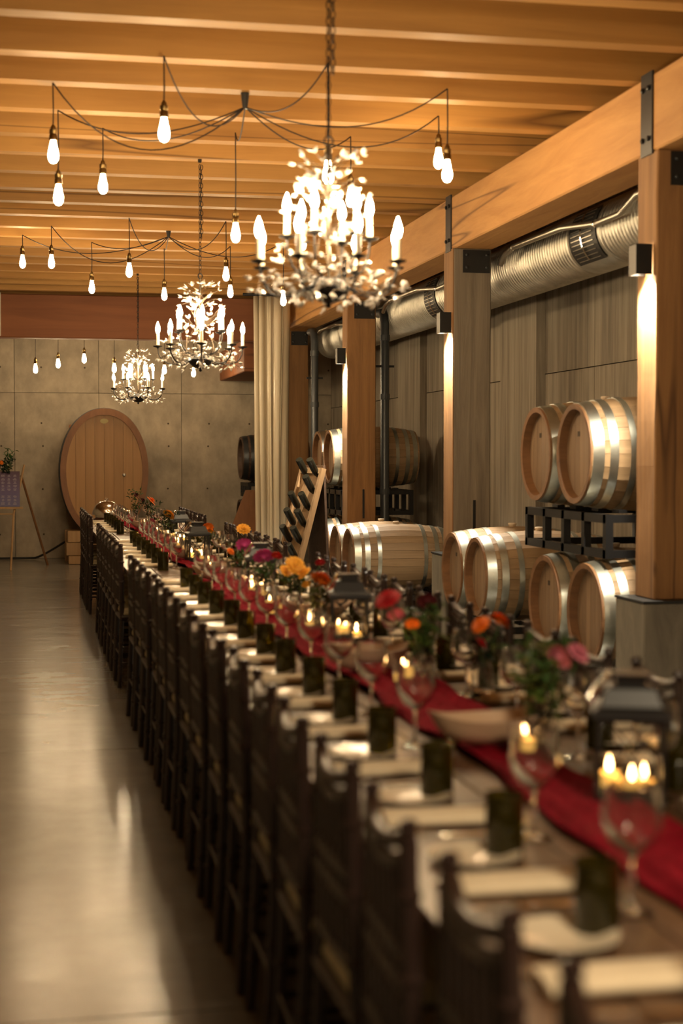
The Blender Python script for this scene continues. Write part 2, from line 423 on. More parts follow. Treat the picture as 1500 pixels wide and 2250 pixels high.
# ================================================================== DUCT, PIPES, CONDUIT
XD, ZD, RD = 3.98, 3.0, .225
t = thing('spiral_duct', 'galvanised spiral ventilation duct hanging behind the post row', 'duct', (XD, 0, ZD))
def duct_seg(y0, y1, r=RD):
    mb = MB(); pts = []; n = int((y1 - y0) / .055)
    prof = []
    for i in range(n):
        z = y0 + (y1 - y0) * i / n
        prof += [(r, z), (r, z + .040), (r + .009, z + .045), (r + .009, z + .050)]
    prof.append((r, y1))
    return mb.lathe(prof, 40, RX(-PI / 2), caps=False).build('duct_section', 'galv', t, True)
for a, b_ in ((2.6, 5.9), (5.95, 9.85), (10.45, 14.05), (14.5, 16.6), (16.65, 20.2)): duct_seg(a, b_, RD if a < 14 else RD)
for a, b_ in ((9.85, 10.45), (14.05, 14.5)):
    MB().lathe([(RD + .002, a - .03), (RD + .008, a), (RD + .008, b_), (RD + .002, b_ + .03)], 40, RX(-PI / 2), caps=False).build('duct_collar', 'galv', t, True)
    yc, L_ = (a + b_) / 2, (b_ - a) * .86
    def arc(r, y0, y1, a0, a1, n=10):
        vs = []; fs = []
        for i in range(n + 1):
            g = a0 + (a1 - a0) * i / n
            vs += [(r * math.cos(g), y0, r * math.sin(g)), (r * math.cos(g), y1, r * math.sin(g))]
        for i in range(n): fs.append((2 * i, 2 * i + 1, 2 * i + 3, 2 * i + 2))
        return vs, fs
    g0, g1 = math.radians(138), math.radians(232)
    fr = MB().add(*arc(RD + .016, yc - L_ / 2, yc + L_ / 2, g0, g1)).build('grille', 'cable_black', t)
    sl = MB().box((0, 0, 0), (.004, L_ * .78, .006)).mesh('louvre', 'conduit')
    for q in range(12):
        g = g0 + (g1 - g0) * (q + 1) / 13
        link('louvre', sl, fr, ((RD + .022) * math.cos(g), yc, (RD + .022) * math.sin(g)), (0, -g, 0))
    MB().add(*arc(RD + .028, yc - .012, yc + .012, g0 + .12, g1 - .12)).build('centre_bar', 'silver', fr)
for y in (6.2, 8.6, 11.3, 13.2, 16.2, 18.5):
    MB().tube([(-.0, y, RD), (-.0, y, .5)], .003, 5).build('hanger', 'conduit', t)
MB().lathe([(RD + .01, 20.2), (.06, 20.35), (.06, 20.6)], 24, RX(-PI / 2)).build('end_cap', 'steel_dark', t, True)
# conduit runs clipped under the girder
zc = 3.045
for (a, b_, lab) in ((8.05, 11.55, 'bent steel conduit clipped under the girder before the nearest duct grille'), (12.0, 15.6, 'bent steel conduit under the girder, second bay from the camera'), (16.1, 19.4, 'bent conduit under the girder beside the strip curtain')):
    L_ = b_ - a
    P = [(3.60, a, zc), (3.60, a + .1 * L_, zc), (3.60, a + .22 * L_, zc - .0), (3.66, a + .34 * L_, zc - .05), (3.66, a + .46 * L_, zc - .05), (3.62, a + .62 * L_, zc), (3.62, a + .93 * L_, zc + .01), (3.60, a + .97 * L_, zc - .03), (3.60, b_, zc - .09)]
    t2 = thing('conduit_run', lab, 'conduit', (0, 0, 0))
    MB().tube(P, .021, 10).build('pipe', 'conduit', t2, True)
    for q in (1, 4, 6):
        MB().lathe([(.027, -.012), (.027, .012)], 10, T(*P[q]) @ RX(PI / 2)).build('clip', 'silver', t2)
for (x, y, r, lab) in ((3.70, 15.95, .047, 'dark steel drain pipe rising beside the third timber post'), (3.42, 18.5, .045, 'dark drain pipe standing in shadow behind the bottle rack')):
    t2 = thing('drain_pipe', lab, 'pipe', (x, y, 0))
    MB().tube([(0, 0, 0), (0, 0, 2.86), (0, .03, 2.94), (0, .10, 2.99), (0, .3, 3.0)], r, 14).build('pipe', 'pipe', t2, True)
    for z in (1.1, 2.1, 2.72):
        MB().lathe([(r + .008, -.03), (r + .008, .03)], 14, T(0, 0, z)).build('coupling', 'pipe', t2)
    MB().box((.0, .0, 2.42), (.20, .022, .022)).build('pipe_clamp', 'black_metal', t2)

# ================================================================== BARRELS
def barrel(label, x, y, z, sz=1.0, dark=False):
    """oak barrel lying along X with its head facing the aisle; x is the near head end"""
    Lb, RH, RB = .95, .297, .347
    def R(s): return RB - (RB - RH) * (2 * s / Lb - 1) ** 2
    t = thing('barrel', label, 'barrel', (x, y, z), 0, 'oak wine barrels on steel racks'); t.scale = (1, sz, sz)
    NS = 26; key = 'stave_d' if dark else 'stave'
    if key not in KIDS:
        vs = []; fs = []; n = 10; a = PI / NS * .97; th = .026
        for i in range(n + 1):
            s = Lb * i / n; r = R(s)
            for rr_ in (r, r - th):
                for g in (-a, a): vs.append((s, rr_ * math.sin(g), rr_ * math.cos(g)))
        for i in range(n):
            o = i * 4
            fs += [(o, o + 1, o + 5, o + 4), (o + 2, o + 6, o + 7, o + 3), (o, o + 4, o + 6, o + 2), (o + 1, o + 3, o + 7, o + 5)]
        fs += [(0, 2, 3, 1), (n * 4, n * 4 + 1, n * 4 + 3, n * 4 + 2)]
        KIDS[key] = MB().add(vs, fs).mesh('stave', 'oak_dark' if dark else 'oak')
        hp = [(.045, .065), (.135, .050), (.25, .038), (.70, .038), (.815, .045), (.905, .05)]
        KIDS[key + 'h'] = []
        for s, w_ in hp:
            n2 = 3; prof = []
            for q in range(n2 + 1):
                ss = s - w_ / 2 + w_ * q / n2; prof.append((R(min(max(ss, 0), Lb)) + .0035, ss))
            prof = [(prof[0][0] - .004, prof[0][1])] + prof + [(prof[-1][0] - .004, prof[-1][1])]
            KIDS[key + 'h'].append(MB().lathe(prof, 48, RY(PI / 2), caps=False).mesh('hoop', 'steel_dark' if dark else 'hoop', True))
        KIDS[key + 'c'] = MB().lathe([(RH - .036, .054), (RH - .030, .0), (RH + .001, -.003), (RH + .003, .008)], 48, RY(PI / 2), caps=False).mesh('chime', 'oak_dark' if dark else 'oak_chime', True)
        KIDS[key + 'b'] = MB().lathe([(.024, 0), (.034, .022), (.03, .03), (0.0001, .031)], 12).mesh('bung', 'bung')
        hb = []
        Rr = RH - .028
        for q in range(7):
            z0, z1 = -Rr + 2 * Rr * q / 7 + .0012, -Rr + 2 * Rr * (q + 1) / 7 - .0012
            pts = []
            for m_ in range(5): zz = z0 + (z1 - z0) * m_ / 4; pts.append((math.sqrt(max(Rr * Rr - zz * zz, 0)), zz))
            out = [(0, p[0], p[1]) for p in pts] + [(0, -p[0], p[1]) for p in reversed(pts)]
            hb.append(MB().add(out + [(.02, p[1], p[2]) for p in out], [tuple(range(9, -1, -1)), tuple(range(10, 20))] + [(i_, (i_ + 1) % 10, (i_ + 1) % 10 + 10, i_ + 10) for i_ in range(10)]).mesh('head_board', 'oak_dark' if dark else 'oak_head'))
        KIDS[key + 'hb'] = hb
    for q in range(NS): link('stave', KIDS[key], t, rot=(2 * PI * q / NS, 0, 0))
    for hme in KIDS[key + 'h']: link('hoop', hme, t)
    link('chime', KIDS[key + 'c'], t)
    hd = KIDS[key + 'hb']
    first = link('head', MB().lathe([(.28, 0), (.28, .01)], 32, T(.074, 0, 0) @ RY(PI / 2)).mesh('head', 'oak_chime') if 'hd' not in KIDS else KIDS['hd'], t); KIDS['hd'] = first.data
    for me in hd: link('head_board', me, first, (.052, 0, 0), (PI / 2 + random.uniform(-.4, .4) * 0, 0, 0))
    link('far_head', KIDS['hd'], t, (Lb - .11, 0, 0))
    link('bung', KIDS[key + 'b'], t, (Lb / 2, 0, RB - .004))
    if random.random() < .6:
        MB().box((.0505, .05, .12), (.002, .035, .03)).build('stamp', 'mark_dark', t)
    return t
B = [('upper oak barrel nearest the post, its flank lit bright', 3.20, 8.80, 1.486), ('upper oak barrel with two small stamps, behind the brightly lit one', 3.20, 9.51, 1.486),
     ('lower oak barrel nearest the concrete plinth, with shining hoops', 3.20, 8.60, .545), ('lower oak barrel in shadow under the steel rack', 3.20, 9.33, .545),
     ('floor-level oak barrel with amber head and four hoops, middle stack', 3.10, 10.53, .62, .93), ('floor-level oak barrel touching the grey post, brightly lit on top', 3.12, 11.22, .62, .93),
     ('lower oak barrel with long pale flank, right of the bottle rack', 3.02, 14.58, .50, .92), ('lower oak barrel second from the right of the far row', 3.02, 15.22, .50, .92),
     ('lower oak barrel third from the right of the far row', 3.14, 16.45, .50, .95), ('lower oak barrel farthest left, half hidden by the bottle rack', 3.14, 17.14, .50, .95),
     ('upper oak barrel beside the third post, bright hoops, far stack', 3.20, 16.50, 1.465, .96), ('upper oak barrel farthest left of the far stack', 3.20, 17.17, 1.465, .96)]
for a in B: barrel(*a)
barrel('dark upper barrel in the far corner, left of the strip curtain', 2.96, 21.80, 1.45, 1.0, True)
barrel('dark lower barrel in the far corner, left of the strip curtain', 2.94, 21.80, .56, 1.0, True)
# steel racks: uprights, rails and cradle bars
def rack(label, x0, x1, y0, y1, z0, z1, feet=0.0):
    t = thing('barrel_rack', label, 'rack', (x0, y0, z0))
    W, D, Hh = x1 - x0, y1 - y0, z1 - z0
    for z in (.025, Hh - .025):
        for x in (.02, W - .02): MB().box((x, D / 2, z), (.045, D, .05)).build('rail', 'black_metal', t)
        for y_ in (.02, D - .02): MB().box((W / 2, y_, z), (W, .045, .045)).build('cross_rail', 'black_metal', t)
    for x in (.02, W - .02):
        for q in range(5): MB().box((x, D * (q + .05) / 4.1, Hh / 2), (.045, .05, Hh)).build('upright', 'black_metal', t)
    for x in (.16, W - .16):
        for yb in (D * .25, D * .75):
            for s_ in (-1, 1):
                MB().box((x, yb + s_ * .17, Hh + .012), (.05, .11, .02), None).build('cradle', 'black_metal', t)
    if feet:
        for x in (.02, W - .02):
            for y_ in (.04, D - .04): MB().box((x, y_, -feet / 2), (.05, .05, feet)).build('leg', 'black_metal', t)
    return t
rack('black steel rack carrying the two upper barrels nearest the camera', 3.26, 4.06, 8.42, 9.88, .88, 1.135)
rack('black steel floor rack under the two nearest lower barrels', 3.26, 4.06, 8.25, 9.70, .0, .195)
rack('black steel floor rack under the middle pair of barrels', 3.22, 4.0, 10.2, 11.53, .0, .29)
rack('black steel rack carrying the far stack of upper barrels', 3.28, 4.06, 16.15, 17.50, .84, 1.11)
rack('black steel floor rack under the right-hand pair of the far row', 3.1, 3.9, 14.25, 15.55, .0, .15)
rack('black steel floor rack under the left-hand pair of the far row', 3.24, 4.0, 16.15, 17.45, .0, .15)
rack('dark steel rack holding the far corner barrel', 3.02, 3.8, 21.45, 22.2, .90, 1.10)
rack('dark steel floor rack in the far corner', 3.02, 3.8, 21.45, 22.2, .0, .21)

# ================================================================== OVAL VAT
t = thing('oval_vat', 'huge upright oval oak vat standing against the far wall', 'vat', (1.03, 21.35, 0))
def oval(g, rx, zt, zb, zc=1.27):
    c_, s_ = math.cos(g), math.sin(g)
    return rx * (abs(c_) ** .92) * (1 if c_ > 0 else -1), zc + (s_ * zt if s_ > 0 else s_ * zb)
def ring(rx0, z0, rx1, z1, ya, yb, n=64):
    vs = []; fs = []
    for k_ in range(n):
        g = 2 * PI * k_ / n
        xo, zo = oval(g, rx0, z0[0], z0[1]); xi, zi = oval(g, rx1, z1[0], z1[1])
        vs += [(xo, ya, zo), (xi, ya, zi), (xi, yb, zi), (xo, yb, zo)]
    for k_ in range(n):
        a = 4 * k_; b_ = 4 * ((k_ + 1) % n)
        for q in range(4): fs.append((a + q, b_ + q, b_ + (q + 1) % 4, a + (q + 1) % 4))
    return vs, fs
MB().add(*ring(.595, (.855, .90), .515, (.765, .81), -.05, 1.0)).build('rim', 'vat_rim', t, True)
for q, yy in enumerate((.06, .25, .75)):
    MB().add(*ring(.604, (.864, .909), .59, (.85, .895), yy, yy + .07)).build('hoop', 'steel_dark', t, True)
hd = MB().add(*ring(.52, (.77, .815), .50, (.75, .795), .04, .06)).build('head', 'vat_rim', t)
NB = 8
for q in range(NB):
    xa, xb = -.515 + 1.03 * q / NB + .0015, -.515 + 1.03 * (q + 1) / NB - .0015
    def zl(x, up):
        c_ = min(abs(x) / .517, 1) ** (1 / .92); s_ = math.sqrt(max(0, 1 - c_ * c_)); return 1.27 + (.767 * s_ if up else -.812 * s_)
    xs = [xa + (xb - xa) * i / 4 for i in range(5)]
    out = [(x, 0, zl(x, True)) for x in xs] + [(x, 0, zl(x, False)) for x in reversed(xs)]
    MB().add(out + [(p[0], .03, p[2]) for p in out], [tuple(range(10)), tuple(range(19, 9, -1))] + [(i, (i + 1) % 10, (i + 1) % 10 + 10, i + 10) for i in range(10)]).build('head_board', 'vat_head', hd)
MB().lathe([(.0001, 0), (.055, 0), (.055, .008), (.0001, .01)], 24, T(0, .001, 1.953) @ RX(PI / 2) @ Matrix.Diagonal((1, .62, 1, 1))).build('emblem', 'emblem', t)
tp = MB().lathe([(.025, 0), (.025, .02), (.012, .03), (.012, .07)], 12, T(.265, .0, 1.22) @ RX(PI / 2)).build('tap', 'silver', t)
MB().box((0, .93, 1.27), (.9, .02, 1.3)).build('far_head', 'vat_rim', t)
st = thing('vat_stand', 'pale timber blocks stacked as a stand under the oval vat', 'stand', (1.03, 21.35, 0))
for sx in (-1, 1):
    for (za, zb_, wd) in ((0, .12, .18), (.12, .30, .24), (.30, .46, .20)):
        bev(MB().box((sx * .40, .12, (za + zb_) / 2), (wd, .30, zb_ - za - .006)).build('block', 'pale_wood', st), .006)
    bev(MB().box((sx * .40, .75, .22), (.24, .28, .44)).build('block', 'pale_wood', st), .006)
MB().box((0, .12, .2), (.58, .12, .14)).build('crossbar', 'pale_wood', st)
# black cable on the floor along the far wall
P = [(-1.6, 22.5, .02), (-.9, 22.52, .02), (-.2, 22.5, .02), (.1, 22.45, .025), (.3, 22.3, .10), (.45, 22.1, .25), (.62, 21.9, .34)]
tag(MB().tube(bez(P[0], P[1], P[2], P[3], 10) + bez(P[3], P[4], P[5], P[6], 10)[1:], .016, 8).build('cable', 'cable_black', None, True), 'black cable running along the far wall up to the vat stand', 'cable')

# ================================================================== EASEL SIGN
t = thing('easel', 'thin wooden easel holding the purple sign at the left', 'easel', (-.20, 20.75, 0), 0)
MB().tube([(-.02, -.40, 0), (.02, -.12, .72), (.16, .02, 1.36)], .014, 8).build('leg', 'pale_wood', t)
MB().tube([(-.55, -.40, 0), (-.50, -.12, .72), (-.36, .02, 1.36)], .014, 8).build('leg', 'pale_wood', t)
MB().tube([(.46, .50, 0), (.12, .05, 1.22)], .016, 8).build('leg', 'oak_chime', t)
MB().box((-.22, -.135, .80), (.72, .06, .025)).build('ledge', 'pale_wood', t)
MB().tube([(.02, -.12, .72), (-.5, -.12, .72)], .010, 6).build('crossbar', 'pale_wood', t)
s = thing('seating_sign', 'purple and blue printed sign with rows of pale marks on the easel', 'sign', (-.43, 20.615, .815), 0)
sg = MB().box((0, 0, .235), (.66, .012, .47), RX(-.20)).build('panel', 'sign_print', s)
lm = MB(); rs = random.Random(3)
for r_ in range(9):
    for c_ in range(8):
        if r_ in (5,): continue
        for q in range(3):
            lm.box((-.27 + c_ * .077 + rs.uniform(-.003, .003), -.007, .42 - r_ * .046 - q * .011), (rs.uniform(.022, .05), .001, .0035), RX(-.20))
stuff(lm.build('printed_rows', 'sign_ink', sg))
ez = thing('sign_flowers', 'dark green floral spray with an orange bloom on top of the sign', 'flowers', (-.28, 20.68, 1.27), 0)

# ================================================================== FLOWERS
def petalmesh(name, mat, r, layers=4):
    mb = MB()
    for l in range(layers):
        n = 13 - 2 * l; rl = r * (1 - .21 * l); el = .12 + .28 * l
        for k_ in range(n):
            a = 2 * PI * (k_ + .5 * (l % 2)) / n; wd = rl * .42
            M = RZ(a) @ T(0, 0, r * .10 * l) @ RY(-el)
            mb.add([(0, -wd * .2, 0), (rl * .55, -wd * .5, .02 * rl), (rl * .92, -wd * .38, -.04 * rl), (rl, 0, -.10 * rl), (rl * .92, wd * .38, -.04 * rl), (rl * .55, wd * .5, .02 * rl), (0, wd * .2, 0), (rl * .5, 0, rl * .10)],
                   [(0, 1, 7), (1, 2, 7), (2, 3, 7), (3, 4, 7), (4, 5, 7), (5, 6, 7), (6, 0, 7)], M)
    mb.ball((0, 0, r * .34), r * .22, 8, 5, (1, 1, .7))
    mb.lathe([(.003, -.22 * r), (r * .25, -.05 * r), (r * .4, .02 * r)], 8)
    return mb.mesh(name, mat)
PET = {}
def bloom(parent, color, x, y, z, r, tx=0, ty=0):
    k_ = (color, round(r, 3))
    if k_ not in PET: PET[k_] = petalmesh('bloom', 'petal_' + color, r)
    o = link('bloom', PET[k_], parent, (x, y, z), (tx, ty, random.uniform(0, 6)))
    o['label'] = color + ' bloom'; return o
def foliage(parent, cx, cy, z0, z1, spread, n, mat='leaf', ln=.045):
    mb = MB()
    for q in range(n):
        f = random.random(); z = z0 + (z1 - z0) * f; a = random.uniform(0, 2 * PI); r = spread * (.25 + .75 * f) * math.sqrt(random.random())
        M = T(cx + r * math.cos(a), cy + r * math.sin(a), z) @ RZ(random.uniform(0, 6)) @ RY(random.uniform(-1.2, .6))
        l_ = ln * random.uniform(.6, 1.3); wd = l_ * .22
        mb.add([(0, 0, 0), (l_ * .4, -wd, .004), (l_, 0, -.004), (l_ * .4, wd, .004), (l_ * .45, 0, -.005)], [(0, 1, 4), (1, 2, 4), (2, 3, 4), (3, 0, 4)], M)
    return stuff(mb.build('foliage', mat, parent))
vase_me = MB().lathe([(.0001, 0), (.034, 0), (.040, .02), (.038, .07), (.024, .115), (.030, .15), (.027, .15), (.021, .115), (.034, .07), (.036, .022), (.0001, .012)], 20, caps=False).mesh('vase', 'clear_glass', True)
def arrangement(label, x, y, blooms, h=.22, fol=70, spread=.07, mat='leaf', tall=1.0):
    t = thing('flower_vase', label, 'flowers', (x, y, .753), 0, 'flower vases along the table centre')
    link('vase', vase_me, t, rot=None)
    for (c, dx, dy, z, r) in blooms:
        r *= 1.12; dy -= .03
        MB().tube(bez((dx * .1, dy * .1, .03), (dx * .1, dy * .1, .12), (dx * .8, dy * .8, z * .7), (dx, dy, z - .01), 6), .0022, 5).build('stem', 'leaf', t)
        bloom(t, c, dx, dy, z, r, random.uniform(.55, 1.0), random.uniform(-.5, -.1))
    foliage(t, 0, .01, .10, h * tall * .92, spread * .85, int(fol * .6), mat)
    foliage(t, 0, 0, .10, h * .9 * tall, spread * .8, fol // 3, 'leaf_olive')
    return t
arrangement('clear vase with two mauve-pink blooms beside the nearest lantern', 1.20, 3.50, [('mauve', .02, -.02, .245, .032), ('mauve', .075, .0, .250, .028)], .27, 130, .09, 'leaf', 1.1)
arrangement('small vase with two orange blooms and a red one, barrel side', 1.33, 4.45, [('orange', -.01, 0, .215, .030), ('orange', .045, 0, .225, .034), ('red', -.02, -.03, .165, .022)], .2, 80, .09, 'leaf_dark')
arrangement('tall leafy vase with dark red bloom and small pink and orange ones', 1.22, 4.72, [('red', -.12, 0, .27, .040), ('burgundy', .01, .02, .262, .03), ('orange', -.05, -.03, .195, .022), ('pink', -.09, .02, .22, .026)], .26, 160, .10, 'leaf')
arrangement('vase with one large orange bloom left of the second lantern', 1.13, 6.0, [('orange', 0, 0, .225, .048), ('scarlet', .06, .02, .21, .024)], .19, 70, .07, 'leaf_olive')
arrangement('vase with a full head of yellow blooms and dark red buds', 1.18, 6.9, [('yellow', 0, 0, .225, .045), ('yellow', .04, -.02, .19, .034), ('yellow', -.04, .02, .20, .03), ('red', .12, .03, .235, .022), ('yellow', .05, 0, .14, .02)], .2, 90, .1, 'leaf')
arrangement('vase with round magenta bloom beside a scarlet one', 1.12, 7.45, [('magenta', 0, 0, .23, .050), ('scarlet', .06, -.02, .235, .026)], .2, 80, .08, 'leaf')
arrangement('vase with a purple-pink bloom beyond the third lantern', 1.13, 8.35, [('magenta', .02, 0, .235, .044), ('orange', -.05, .04, .20, .022)], .2, 70, .08, 'leaf')
arrangement('vase with a single yellow bloom at the barrel side', 1.40, 10.2, [('yellow', 0, 0, .235, .045)], .18, 60, .07, 'leaf_dark')
arrangement('vase with flame orange bloom beside the fourth lantern', 1.24, 10.9, [('orange', 0, 0, .21, .045), ('yellow', .03, .02, .18, .03)], .2, 60, .07, 'leaf')
arrangement('leafy vase before the middle table with a yellow bloom', 1.10, 12.4, [('yellow', 0, 0, .25, .05), ('pink', -.12, .1, .2, .025)], .28, 110, .12, 'leaf_dark')
arrangement('vase with bright orange bloom on the far table', 1.21, 15.6, [('orange', .0, 0, .27, .055)], .28, 90, .13, 'leaf_dark')
arrangement('vase with dark burgundy blooms at the far table end', 1.13, 16.7, [('burgundy', .0, 0, .30, .055), ('burgundy', .08, .05, .24, .04)], .36, 90, .12, 'leaf', 1.1)
arrangement('olive and rust coloured sprig vase behind the third lantern', 1.27, 9.3, [('orange', .0, 0, .17, .02), ('burgundy', -.06, 0, .16, .03)], .2, 80, .1, 'leaf_olive')
foliage(ez, 0, 0, -.02, .16, .14, 90, 'leaf_dark', .07); foliage(ez, .05, 0, .1, .29, .08, 40, 'leaf', .07)
foliage(ez, 0, 0, .0, .12, .12, 40, 'leaf_olive', .05)
bloom(ez, 'orange', -.05, -.10, .12, .032, 1.2); bloom(ez, 'burgundy', -.09, -.09, .07, .035, 1.2)

# ================================================================== TABLES
TX0, TX1, TZ = .61, 1.61, .75
def table(label, y0, y1, nseg):
    t = thing('banquet_table', label, 'table', ((TX0 + TX1) / 2, y0, 0), 0, 'long banquet tables set end to end')
    n = 6; wd = (TX1 - TX0) / n; L_ = (y1 - y0)
    for q in range(n):
        bev(MB().box((TX0 - (TX0 + TX1) / 2 + wd * (q + .5), L_ / 2, TZ - .016), (wd - .004, L_ - .012, .032)).build('plank', 'table_wood', t), .003)
    for sx in (-.40, .40): MB().box((sx, L_ / 2, TZ - .06), (.03, L_ - .2, .055)).build('apron', 'iron', t)
    for yy in (.35, L_ - .35):
        for sx in (-.34, .34):
            MB().tube([(sx * .8, yy, TZ - .05), (sx, yy, 0.005)], .016, 8).build('leg', 'iron', t)
        MB().tube([(-.33, yy, .15), (.33, yy, .15)], .010, 6).build('crossbar', 'iron', t)
table('dark plank banquet table nearest the camera', .15, 4.60, 2)
table('dark plank banquet table, second from the camera', 4.61, 9.36, 2)
table('dark plank banquet table, third from the camera, in the middle group', 9.37, 14.28, 2)
table('dark plank banquet table at the far end, nearest the oval vat', 14.29, 18.30, 2)

# runner
def runner(label, y0, y1, ph):
    n = int((y1 - y0) / .045); m_ = 15; vs = []; fs = []
    rr = random.Random(ph)
    wob = [(rr.uniform(.6, 2.4), rr.uniform(0, 6), rr.uniform(.008, .03)) for _ in range(4)]
    for i in range(n + 1):
        y = y0 + (y1 - y0) * i / n
        c = 1.085 + sum(a * math.sin(f * y + p) for f, p, a in wob) + .0
        hw = .125 + .025 * math.sin(1.3 * y + ph) + .012 * math.sin(5 * y)
        for j in range(m_):
            s_ = -1 + 2 * j / (m_ - 1)
            z = TZ + .006 + .014 * (1 + math.sin(9 * s_ + 3.1 * y + 2 * math.sin(1.7 * y))) * .5 + .006 * math.sin(23 * s_ - 7 * y) + rr.uniform(0, .003)
            vs.append((c + hw * s_ + .006 * math.sin(17 * y + 5 * s_), y, max(z, TZ + .004)))
    for i in range(n):
        for j in range(m_ - 1):
            a = i * m_ + j; fs.append((a, a + 1, a + m_ + 1, a + m_))
    o = MB().add(vs, fs).build('table_runner', 'runner', None, True)
    md = o.modifiers.new('s', 'SOLIDIFY'); md.thickness = .002; md.offset = 1
    tag(o, label, 'table runner', 'crinkled red runners')
runner('crinkled crimson runner on the near pair of tables', 1.2, 9.30, 1.0)
runner('crinkled crimson runner on the middle table', 9.5, 14.2, 2.3)
runner('crinkled crimson runner on the farthest table', 14.4, 18.1, 4.1)

# ================================================================== CHAIRS
def bamboo(mb, pts, r, n=8, knots=()):
    """turned stick with slightly swollen rings"""
    a, b_ = Vector(pts[0]), Vector(pts[1]); P = []; R_ = []
    ks = sorted(knots); cur = [0.0]
    for k_ in ks: cur += [k_ - .02, k_ - .008, k_ + .008, k_ + .02]
    cur.append(1.0)
    for c in cur:
        P.append(a.lerp(b_, c)); R_.append(r * (1.32 if any(abs(c - k_) < .012 for k_ in ks) else 1.0))
    mb.tube(P, R_, n)
def make_chair():
    t = thing('ballroom_chair', 'x', 'chair')
    # local: +X is forward (towards the table), back at x = -.19
    for s_ in (-1, 1):
        mb = MB()
        bamboo(mb, [(-.215, s_ * .175, 0), (-.195, s_ * .165, .46)], .0135, 8, (.3, .62))
        bamboo(mb, [(-.195, s_ * .165, .46), (-.20, s_ * .142, .885)], .016, 8, (.2, .5, .8))
        mb.lathe([(.011, 0), (.016, .006), (.011, .012), (.017, .02), (.013, .032), (.0001, .036)], 8, T(-.20, s_ * .142, .883))
        mb.build('leg', 'mahogany', t)
    for s_ in (-1, 1):
        mb = MB(); bamboo(mb, [(.19, s_ * .185, 0), (.175, s_ * .175, .44)], .0135, 8, (.3, .62, .9)); mb.build('leg', 'mahogany', t)
    bev(MB().box((-.01, 0, .445), (.40, .385, .035)).build('seat_frame', 'mahogany', t), .01)
    bev(MB().box((-.01, 0, .485), (.38, .365, .045), None, (.93, .93)).build('seat_cushion', 'cushion', t), .014, 2)
    # swooping top rail: rises to the finials, dips in the middle
    P = [(-.20 - .012 * math.sin(PI * i / 10), -.142 + .284 * i / 10, .888 - .026 * math.sin(PI * i / 10)) for i in range(11)]
    mb = MB(); mb.tube(P, .014, 8); mb.tube([(p[0], p[1], p[2] - .032) for p in P], .013, 6); mb.build('top_rail', 'mahogany', t, True)
    for z, yy in ((.70, .150), (.655, .152), (.535, .160)):
        MB().tube([(-.199, -yy, z), (-.205, 0, z), (-.199, yy, z)], .014, 6).build('back_rail', 'mahogany', t)
    for q in range(6):
        f = -1 + 2 * (q + 1) / 7
        mb = MB(); bamboo(mb, [(-.200, f * .158, .535), (-.207, f * .145,   .845)], .0100, 6, (.3, .62)); mb.build('spindle', 'mahogany', t)
    for z, a in ((.16, .18), (.26, .18)):
        for s_ in (-1, 1): MB().tube([(-.205, s_ * .172, z), (.185, s_ * .18, z)], .009, 6).build('stretcher', 'mahogany', t)
    MB().tube([(-.205, -.172, .21), (-.205, .172, .21)], .009, 6).build('stretcher', 'mahogany', t)
    MB().tube([(.185, -.18, .21), (.185, .18, .21)], .009, 6).build('stretcher', 'mahogany', t)
    return t
SEATS = {'near': [1.46 + .4775 * k_ for k_ in range(16)], 'middle': [10.04 + .47 * k_ for k_ in range(7)], 'far': [14.72 + .44 * k_ for k_ in range(6)]}
c0 = make_chair(); snap = snapshot(c0); first = True
for side in ('aisle', 'barrel'):
    for tn, yl in SEATS.items():
        vis = 0
        for yy in yl:
            x = .775 if side == 'aisle' else 1.445
            if side == 'barrel' and not seen(1.64, yy, .9, .25): continue
            vis += 1
            o = c0 if first else copy_tree(snap); first = False
            o.location = (x + random.uniform(-.008, .008), yy + (.0 if side == 'aisle' else .03), 0)
            o.rotation_euler = (0, 0, (0 if side == 'aisle' else PI) + random.uniform(-.03, .03))
            o['label'] = 'dark mahogany ballroom chair, %s, on the %s side of the %s table' % (nth(vis), side, tn if tn != 'near' else 'near')
            o['category'] = 'chair'; o['group'] = 'ballroom chairs drawn up to the tables'

# ================================================================== TABLE SETTINGS
wine_stem = MB().lathe([(.0001, 0), (.036, .0005), (.036, .003), (.012, .008), (.0045, .018), (.004, .045), (.0042, .085), (.009, .093), (.0001, .095)], 20, caps=False).mesh('stem', 'clear_glass', True)
wine_bowl = MB().lathe([(.0001, .0915), (.009, .093), (.030, .108), (.044, .130), (.048, .152), (.045, .178), (.040, .205), (.0382, .206), (.0428, .178), (.0457, .152), (.0415, .1325), (.027, .1125), (.007, .099), (.0001, .0985)], 24, caps=False).mesh('bowl', 'clear_glass', True)
tum_me = MB().lathe([(.0001, 0), (.033, 0), (.035, .003), (.035, .115), (.0325, .115), (.0325, .006), (.0001, .005)], 24, caps=False).mesh('tumbler', 'green_glass', True)
plate_me = MB().lathe([(.0001, 0), (.045, 0), (.050, .006), (.072, .013), (.084, .016), (.084, .018), (.070, .0155), (.048, .0085), (.0001, .007)], 32, caps=False).mesh('bread_plate', 'ceramic', True)
